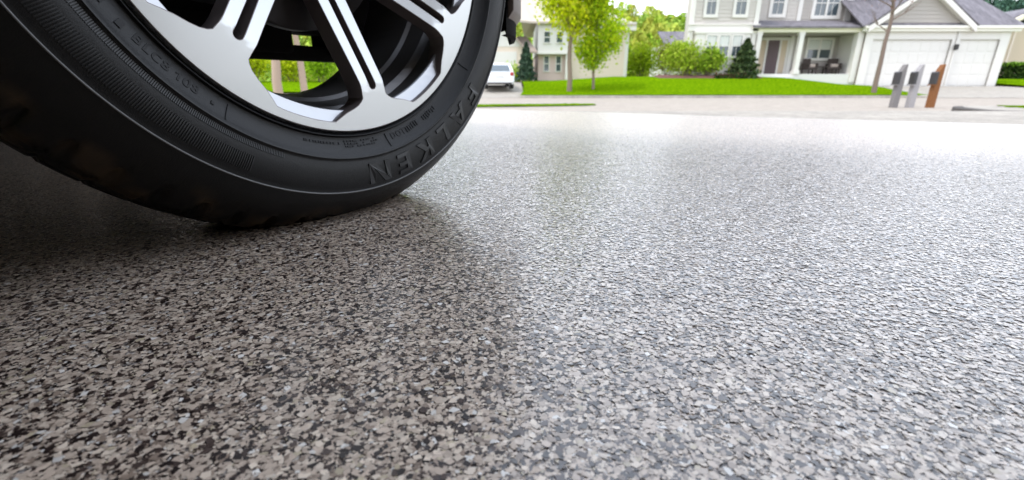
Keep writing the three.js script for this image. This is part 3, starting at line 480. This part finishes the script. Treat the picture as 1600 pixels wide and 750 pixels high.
// ---------------------------------------------------------------- white car parked in front of the left house
{
  const c = tag(base('parked_car', [-0.82, height(-0.8, -26) + 0.02, -26], 0.12), 'white hatchback parked on the drive beside the lawn, seen past the tyre', 'car');
  c.scale.setScalar(0.86);
  const white = new THREE.MeshPhysicalMaterial({ color: lin(0.66, 0.66, 0.68), roughness: 0.3, clearcoat: 1, clearcoatRoughness: 0.08, side: THREE.DoubleSide });
  const prof = [[-1.9, 0.32], [1.9, 0.32], [1.95, 0.6], [1.9, 0.88], [1.55, 0.93], [1.1, 1.36], [0.4, 1.43], [-0.7, 1.38], [-1.25, 1.0], [-1.85, 0.85], [-1.98, 0.6]];
  const side = pts => new THREE.Shape(pts.map(p => new THREE.Vector2(p[0], p[1])));
  const body = new THREE.ExtrudeGeometry(side(prof), { depth: 1.5, bevelEnabled: true, bevelSize: 0.06, bevelThickness: 0.12, bevelSegments: 3 }).translate(0, 0, -0.75).rotateY(-Math.PI / 2);   // tail (x = 1.9) turns to +z
  const P = body.attributes.position; for (let i = 0; i < P.count; i++) { const y = P.getY(i); if (y > 0.95) P.setX(i, P.getX(i) * (1 - 0.3 * (y - 0.95))); } body.computeVertexNormals();
  part('body', body, white, c);
  part('rear_window', slab([-0.58, 1.33, 1.25], [0.58, 1.33, 1.25], [0.66, 1.0, 1.62], [-0.66, 1.0, 1.62], 0.02), M.glass, c);
  for (const s of [-1, 1]) { part('side_window', slab([s * 0.77, 1.3, 0.9], [s * 0.77, 1.3, -0.7], [s * 0.86, 0.98, -1.1], [s * 0.86, 0.98, 1.3], 0.02), M.glass, c); part('tail_light', rbox(s * 0.72 - 0.1, s * 0.72 + 0.1, 0.72, 0.92, 1.93, 2.01, 0.02), std(lin(0.35, 0.02, 0.02), 0.3), c); }
  part('bumper', rbox(-0.84, 0.84, 0.34, 0.56, 1.9, 2.06, 0.04), white, c); part('number_plate', box(-0.26, 0.26, 0.62, 0.74, 1.99, 2.02), M.stone, c); part('lower_bumper', rbox(-0.7, 0.7, 0.26, 0.37, 1.85, 2.02, 0.02), M.dark, c);
  for (const s of [-1, 1]) for (const q of [-1.25, 1.3]) { const w = part('wheel', new THREE.CylinderGeometry(0.33, 0.33, 0.22, 28).rotateZ(Math.PI / 2), rubberPlain, c); w.position.set(s * 0.76, 0.33, q); part('rim', new THREE.CylinderGeometry(0.2, 0.2, 0.23, 18).rotateZ(Math.PI / 2), alloyPaint, w); }
}

// ---------------------------------------------------------------- trees, shrubs, hedge, hill
function leaves(n, inside, size, cols, opt = {}) {   // n small leaf clumps; inside() gives a point
  const p = [], c = [], nn = [], q = new THREE.Quaternion(), e = new THREE.Euler(), v = new THREE.Vector3(), C = new THREE.Color();
  for (let k = 0; k < n; k++) {
    const o = inside(k), s = size * rr(0.6, 1.4); e.set(rr(-1.2, 1.2), rnd() * 6.28, rr(-1.2, 1.2)); q.setFromEuler(e);
    const col = cols[Math.floor(rnd() * cols.length)], b = rr(0.8, 1.2);
    for (const [a, d] of [[-1, 0], [0, 0.55], [1, 0], [-1, 0], [1, 0], [0, -0.55]]) { v.set(a * s, rr(-0.1, 0.1) * s, d * s).applyQuaternion(q); p.push(o[0] + v.x, o[1] + v.y, o[2] + v.z); c.push(col[0] * b, col[1] * b, col[2] * b); }
  }
  const g = new THREE.BufferGeometry(); g.setAttribute('position', new THREE.Float32BufferAttribute(p, 3)); g.setAttribute('color', new THREE.Float32BufferAttribute(c, 3)); g.computeVertexNormals(); return g;
}
const leafMat = new THREE.MeshPhysicalMaterial({ vertexColors: true, roughness: 0.9, specularIntensity: 0.15, transmission: 0.45, thickness: 0, side: THREE.DoubleSide });
const leafDark = new THREE.MeshPhysicalMaterial({ vertexColors: true, roughness: 0.9, specularIntensity: 0.2, side: THREE.DoubleSide });
const bark = std(lin(0.20, 0.15, 0.11), 0.95), barkTan = std(lin(0.36, 0.27, 0.20), 0.95), barkGrey = std(lin(0.28, 0.23, 0.20), 0.95);
function limb(a, b, r0, r1, wob = 0.05) {
  const A = new THREE.Vector3(...a), B = new THREE.Vector3(...b), pts = []; for (let i = 0; i <= 5; i++) { const t = i / 5, v = A.clone().lerp(B, t); if (i && i < 5) v.add(new THREE.Vector3(rr(-wob, wob), 0, rr(-wob, wob))); pts.push(v); }
  const c = new THREE.CatmullRomCurve3(pts), g = new THREE.TubeGeometry(c, 10, 1, 8, false), P = g.attributes.position;
  for (let i = 0; i <= 10; i++) { const o = c.getPoint(i / 10), r = lerp(r0, r1, i / 10); for (let j = 0; j <= 8; j++) { const k = i * 9 + j; P.setXYZ(k, o.x + (P.getX(k) - o.x) * r, o.y + (P.getY(k) - o.y) * r, o.z + (P.getZ(k) - o.z) * r); } }
  g.computeVertexNormals(); return g;
}
const YG = [[0.50, 0.58, 0.005], [0.58, 0.62, 0.01], [0.42, 0.54, 0.005], [0.62, 0.64, 0.05]], MG = [[0.36, 0.52, 0.005], [0.44, 0.56, 0.01], [0.52, 0.6, 0.02], [0.26, 0.42, 0.005]], DG = [[0.025, 0.055, 0.02], [0.04, 0.08, 0.025], [0.06, 0.1, 0.03]], OG = [[0.2, 0.22, 0.02], [0.28, 0.26, 0.05], [0.24, 0.27, 0.03]];
function tree(x, z, o, label) {
  const y = height(x, z) + 0.08, t = tag(base('tree', [x, y, z]), label, 'tree'), L = [limb([0, -0.1, 0], [o.lean ?? 0, o.h * 0.6, 0], o.r, o.r * 0.55), limb([o.lean ?? 0, o.h * 0.58, 0], [(o.lean ?? 0) * 1.4, o.h, 0], o.r * 0.56, o.r * 0.15)];
  const tips = [];
  for (let k = 0; k < (o.limbs ?? 14); k++) { const f = rr(o.c0, 0.95), a = k * 2.4 + rr(-0.4, 0.4), len = o.cr * rr(0.6, 1) * Math.sin(clamp((f - o.c0 + 0.2) / (1.05 - o.c0), 0, 1) * Math.PI * 0.9 + 0.2), s = [(o.lean ?? 0) * f * 1.4, o.h * f, 0], e = [s[0] + Math.cos(a) * len, s[1] + len * (o.up ?? 0.7), Math.sin(a) * len]; L.push(limb(s, e, o.r * 0.3, o.r * 0.08, 0.04)); tips.push(s, e, [lerp(s[0], e[0], 0.5), lerp(s[1], e[1], 0.5), lerp(s[2], e[2], 0.5)], e);
    for (let b = 0; b < (o.twigs ?? 2); b++) { const q = [e[0] + rr(-0.4, 0.4), e[1] + rr(0, 0.5), e[2] + rr(-0.4, 0.4)]; L.push(limb([lerp(s[0], e[0], 0.6), lerp(s[1], e[1], 0.6), lerp(s[2], e[2], 0.6)], q, o.r * 0.1, o.r * 0.04, 0.03)); tips.push(q, q); } }
  part('trunk', L, o.bark ?? bark, t);
  if (o.n) part('crown', leaves(o.n, () => { const p = tips[Math.floor(rnd() * tips.length)], r = o.spread ?? 0.42; const g = () => (rnd() + rnd() + rnd() - 1.5) * r; return [p[0] + g(), p[1] + g(), p[2] + g()]; }, o.leaf ?? 0.09, o.cols ?? YG), o.mat ?? leafMat, t);
  return t;
}
tree(2.85, -24.2, { h: 6.2, r: 0.13, c0: 0.42, cr: 1.15, n: 8500, cols: YG, limbs: 30, spread: 0.62, leaf: 0.095 }, 'taller yellow green young tree on the lawn, thick bare lower trunk');
tree(4.15, -24.8, { h: 4.9, r: 0.075, c0: 0.2, cr: 1.05, n: 7500, cols: MG, limbs: 28, spread: 0.5, leaf: 0.085 }, 'round green young tree with low crown, right of the taller one');
tree(17.4, -23.3, { h: 6.4, r: 0.115, c0: 0.42, cr: 1.3, n: 260, cols: [[0.3, 0.14, 0.1], [0.35, 0.2, 0.13]], limbs: 20, twigs: 4, leaf: 0.045, spread: 0.3, bark: std(lin(0.17, 0.125, 0.1), 0.95), lean: -0.05 }, 'almost bare budding tree standing before the porch and garage');
function conifer(x, y, z, h, r, label, n, cols = DG, cat = 'conifer') {
  const t = tag(base('conifer', [x, y, z]), label, cat);
  part('trunk', limb([0, -0.1, 0], [0, h * 0.8, 0], 0.09, 0.03), bark, t);
  part('foliage', leaves(n, () => { const f = Math.pow(rnd(), 0.75), rad = r * Math.pow(1 - f, 0.75) * Math.sqrt(rr(0.25, 1.0)) * (1 + 0.18 * Math.sin(f * 40)), a = rnd() * 6.28; return [Math.cos(a) * rad, 0.05 + h * f, Math.sin(a) * rad]; }, 0.1, cols), leafDark, t);
}
conifer(0.85, height(0.85, -30) + 0.05, -30, 2.15, 0.62, 'narrow dark conifer between the white car and the brick wall', 3000, [[0.03, 0.06, 0.04], [0.05, 0.09, 0.055], [0.08, 0.12, 0.08]]);
conifer(13.75, 0.42, -29.2, 2.2, 0.98, 'broad dark conifer in front of the bay window', 3600, [[0.05, 0.08, 0.03], [0.08, 0.11, 0.04], [0.035, 0.06, 0.025]]);
function shrub(x, y, z, rx, h, cols, n, label, name = 'shrub', mat = leafMat) {
  const t = tag(base(name, [x, y, z]), label, 'shrub'), st = []; for (let k = 0; k < 7; k++) { const a = k / 7 * 6.28; st.push(limb([Math.cos(a) * 0.08, 0, Math.sin(a) * 0.08], [Math.cos(a) * rx * 0.6, h * rr(0.6, 0.9), Math.sin(a) * rx * 0.5], 0.03, 0.01)); }
  part('stem', st, bark, t);
  const blobs = []; for (let k = 0; k < 12; k++) { const a = rnd() * 6.28, q = rnd(); blobs.push([Math.cos(a) * rx * 0.65 * q, h * rr(0.4, 0.85), Math.sin(a) * rx * 0.6 * q, h * rr(0.16, 0.3)]); }
  part('foliage', leaves(n, () => { const b = blobs[Math.floor(rnd() * blobs.length)], g = () => (rnd() + rnd() + rnd() - 1.5) * b[3] * 1.3; return [b[0] + g() * 1.2, Math.max(0.04, b[1] + g()), b[2] + g()]; }, 0.085, cols), mat, t);
}
shrub(10.3, 0.5, -29.6, 1.05, 2.0, [[0.34, 0.45, 0.03], [0.28, 0.42, 0.02], [0.42, 0.5, 0.06]], 3600, 'bright yellow green shrub in the bed left of the bay window');
shrub(11.7, 0.5, -29.3, 0.95, 1.7, [[0.3, 0.44, 0.03], [0.36, 0.47, 0.04], [0.2, 0.33, 0.02]], 2600, 'yellow green shrub touching the white bay, right of a similar one');
shrub(9.9, 0.55, -38, 1.3, 2.6, [[0.3, 0.42, 0.01], [0.24, 0.36, 0.01]], 3000, 'yellow green shrub at the corner of the white house wall');
shrub(12.6, 0.55, -40, 1.3, 2.6, OG, 2600, 'olive brown shrub under the wooded hill, behind the flower bed');
shrub(0.1, -0.2, -31, 0.6, 1.5, MG, 1400, 'small green shrub between the white car and the narrow conifer');
{ // bed
  const g = grid(40, 10, (u, v) => { const x = lerp(8.6, 14.9, u), z = lerp(-28.7, -30.3, v), e = Math.min(1, Math.sin(u * Math.PI) * 6) * Math.min(1, Math.sin(v * Math.PI) * 3); return [x, height(x, z) + 0.07 + e * (0.12 + Math.abs(fbm(x * 4, z * 4)) * 0.2), z]; });
  tag(part('planting_bed', g, std(lin(0.12, 0.055, 0.045), 1)), null, null, null, 'structure');
  const low = tag(base('low_shrub', [12.9, 0.45, -28.75]), 'low dark ground shrub before the white bay and broad conifer', 'shrub');
  part('foliage', leaves(1600, () => [rr(-1.0, 1.2), 0.05 + Math.abs(rr(-1, 1) * rr(0, 0.35)), rr(-0.25, 0.25)], 0.07, [[0.03, 0.06, 0.02], [0.05, 0.09, 0.02], [0.12, 0.05, 0.04]]), leafDark, low);
}
{ // hedge at the right edge
  const hd = tag(base('hedge', [36, 0.5, -33.5]), 'clipped dark green hedge before the tan house', 'hedge');
  part('stem', [0, 1, 2, 3, 4, 5, 6].map(k => limb([-1.9 + k * 0.9, -0.2, 0], [-1.9 + k * 0.9, 0.8, 0], 0.04, 0.02)), bark, hd);
  part('foliage', leaves(7000, () => [rr(-2.5, 4), rr(0.0, 0.95), rr(-0.45, 0.45)], 0.1, [[0.02, 0.045, 0.01], [0.035, 0.06, 0.012]]), leafDark, hd);
  part('foliage', leaves(2600, () => [rr(-2.5, 4), rr(0.85, 1.08), rr(-0.45, 0.45)], 0.09, [[0.14, 0.26, 0.02], [0.1, 0.2, 0.02]]), leafDark, hd);
}
// seen through the spokes: two slim trunks, shrubs behind
tree(-6.55, -13.6, { h: 5.5, r: 0.14, c0: 0.55, cr: 1.1, n: 900, cols: YG, bark: barkTan }, 'left tan trunk seen through the gap between two wheel spokes');
tree(-5.95, -13.9, { h: 5, r: 0.11, c0: 0.55, cr: 1.0, n: 900, cols: YG, bark: barkTan }, 'right, thinner tan trunk seen through the gap between two wheel spokes');
shrub(-15.6, 0.1, -29.5, 1.3, 2.0, YG, 3000, 'yellow green shrub seen through the wheel, left of both trunks');
shrub(-13.6, 0.1, -30.2, 1.4, 2.2, YG, 3000, 'bright shrub seen through the wheel, behind the two trunks');
shrub(-11.5, 0.1, -29.6, 1.3, 2.0, [[0.26, 0.44, 0.01], [0.32, 0.48, 0.02]], 3000, 'greener shrub seen through the wheel, right of both trunks');
{ // wooded hill
  const hh = (x, z) => { const d = -z; return (12.3 + 1.6 * fbm(x * 0.02, d * 0.02) + (x > 60 ? (x - 60) * 0.06 : 0)) * sm(55, 125, d) - 0.8; };
  const g = grid(90, 40, (u, v) => { const x = lerp(-220, 320, u), z = lerp(-50, -190, v); return [x, hh(x, z), z]; });
  tag(part('hill', g, std(lin(0.13, 0.19, 0.02), 1)), null, null, null, 'structure');
  const lg = leaves(420, () => { const a = rnd() * 6.28, r = Math.sqrt(rnd()), f = rnd(); return [Math.cos(a) * r * 0.55 * Math.sin(f * 2.6 + 0.4), f, Math.sin(a) * r * 0.55 * Math.sin(f * 2.6 + 0.4)]; }, 0.06, [[1, 1, 1], [0.8, 0.85, 0.7], [1.1, 1.05, 0.9]]);
  const n = 3400, im = new THREE.InstancedMesh(lg, leafDark, n), m = new THREE.Matrix4(), q = new THREE.Quaternion(), C = new THREE.Color();
  for (let k = 0; k < n; k++) { const x = rr(-60, 250), z = -rr(58, 132), s = rr(2.2, 5.2); q.setFromEuler(new THREE.Euler(0, rnd() * 6.28, 0)); m.compose(new THREE.Vector3(x, hh(x, z) - 0.3, z), q, new THREE.Vector3(s, s * rr(0.9, 1.5), s)); im.setMatrixAt(k, m); const c = [[0.40, 0.52, 0.08], [0.46, 0.52, 0.1], [0.30, 0.44, 0.08], [0.38, 0.40, 0.07], [0.22, 0.34, 0.03]][Math.floor(rnd() * 5)], far = x > 75; im.setColorAt(k, far ? C.setRGB(0.06, 0.12, 0.09) : C.setRGB(...c)); }  // tree colours lightened to stand in for haze
  im.name = 'forest'; scene.add(im); tag(im, 'wooded spring green hillside behind the houses', 'woodland', null, 'stuff');
}

renderer.render(scene, camera);
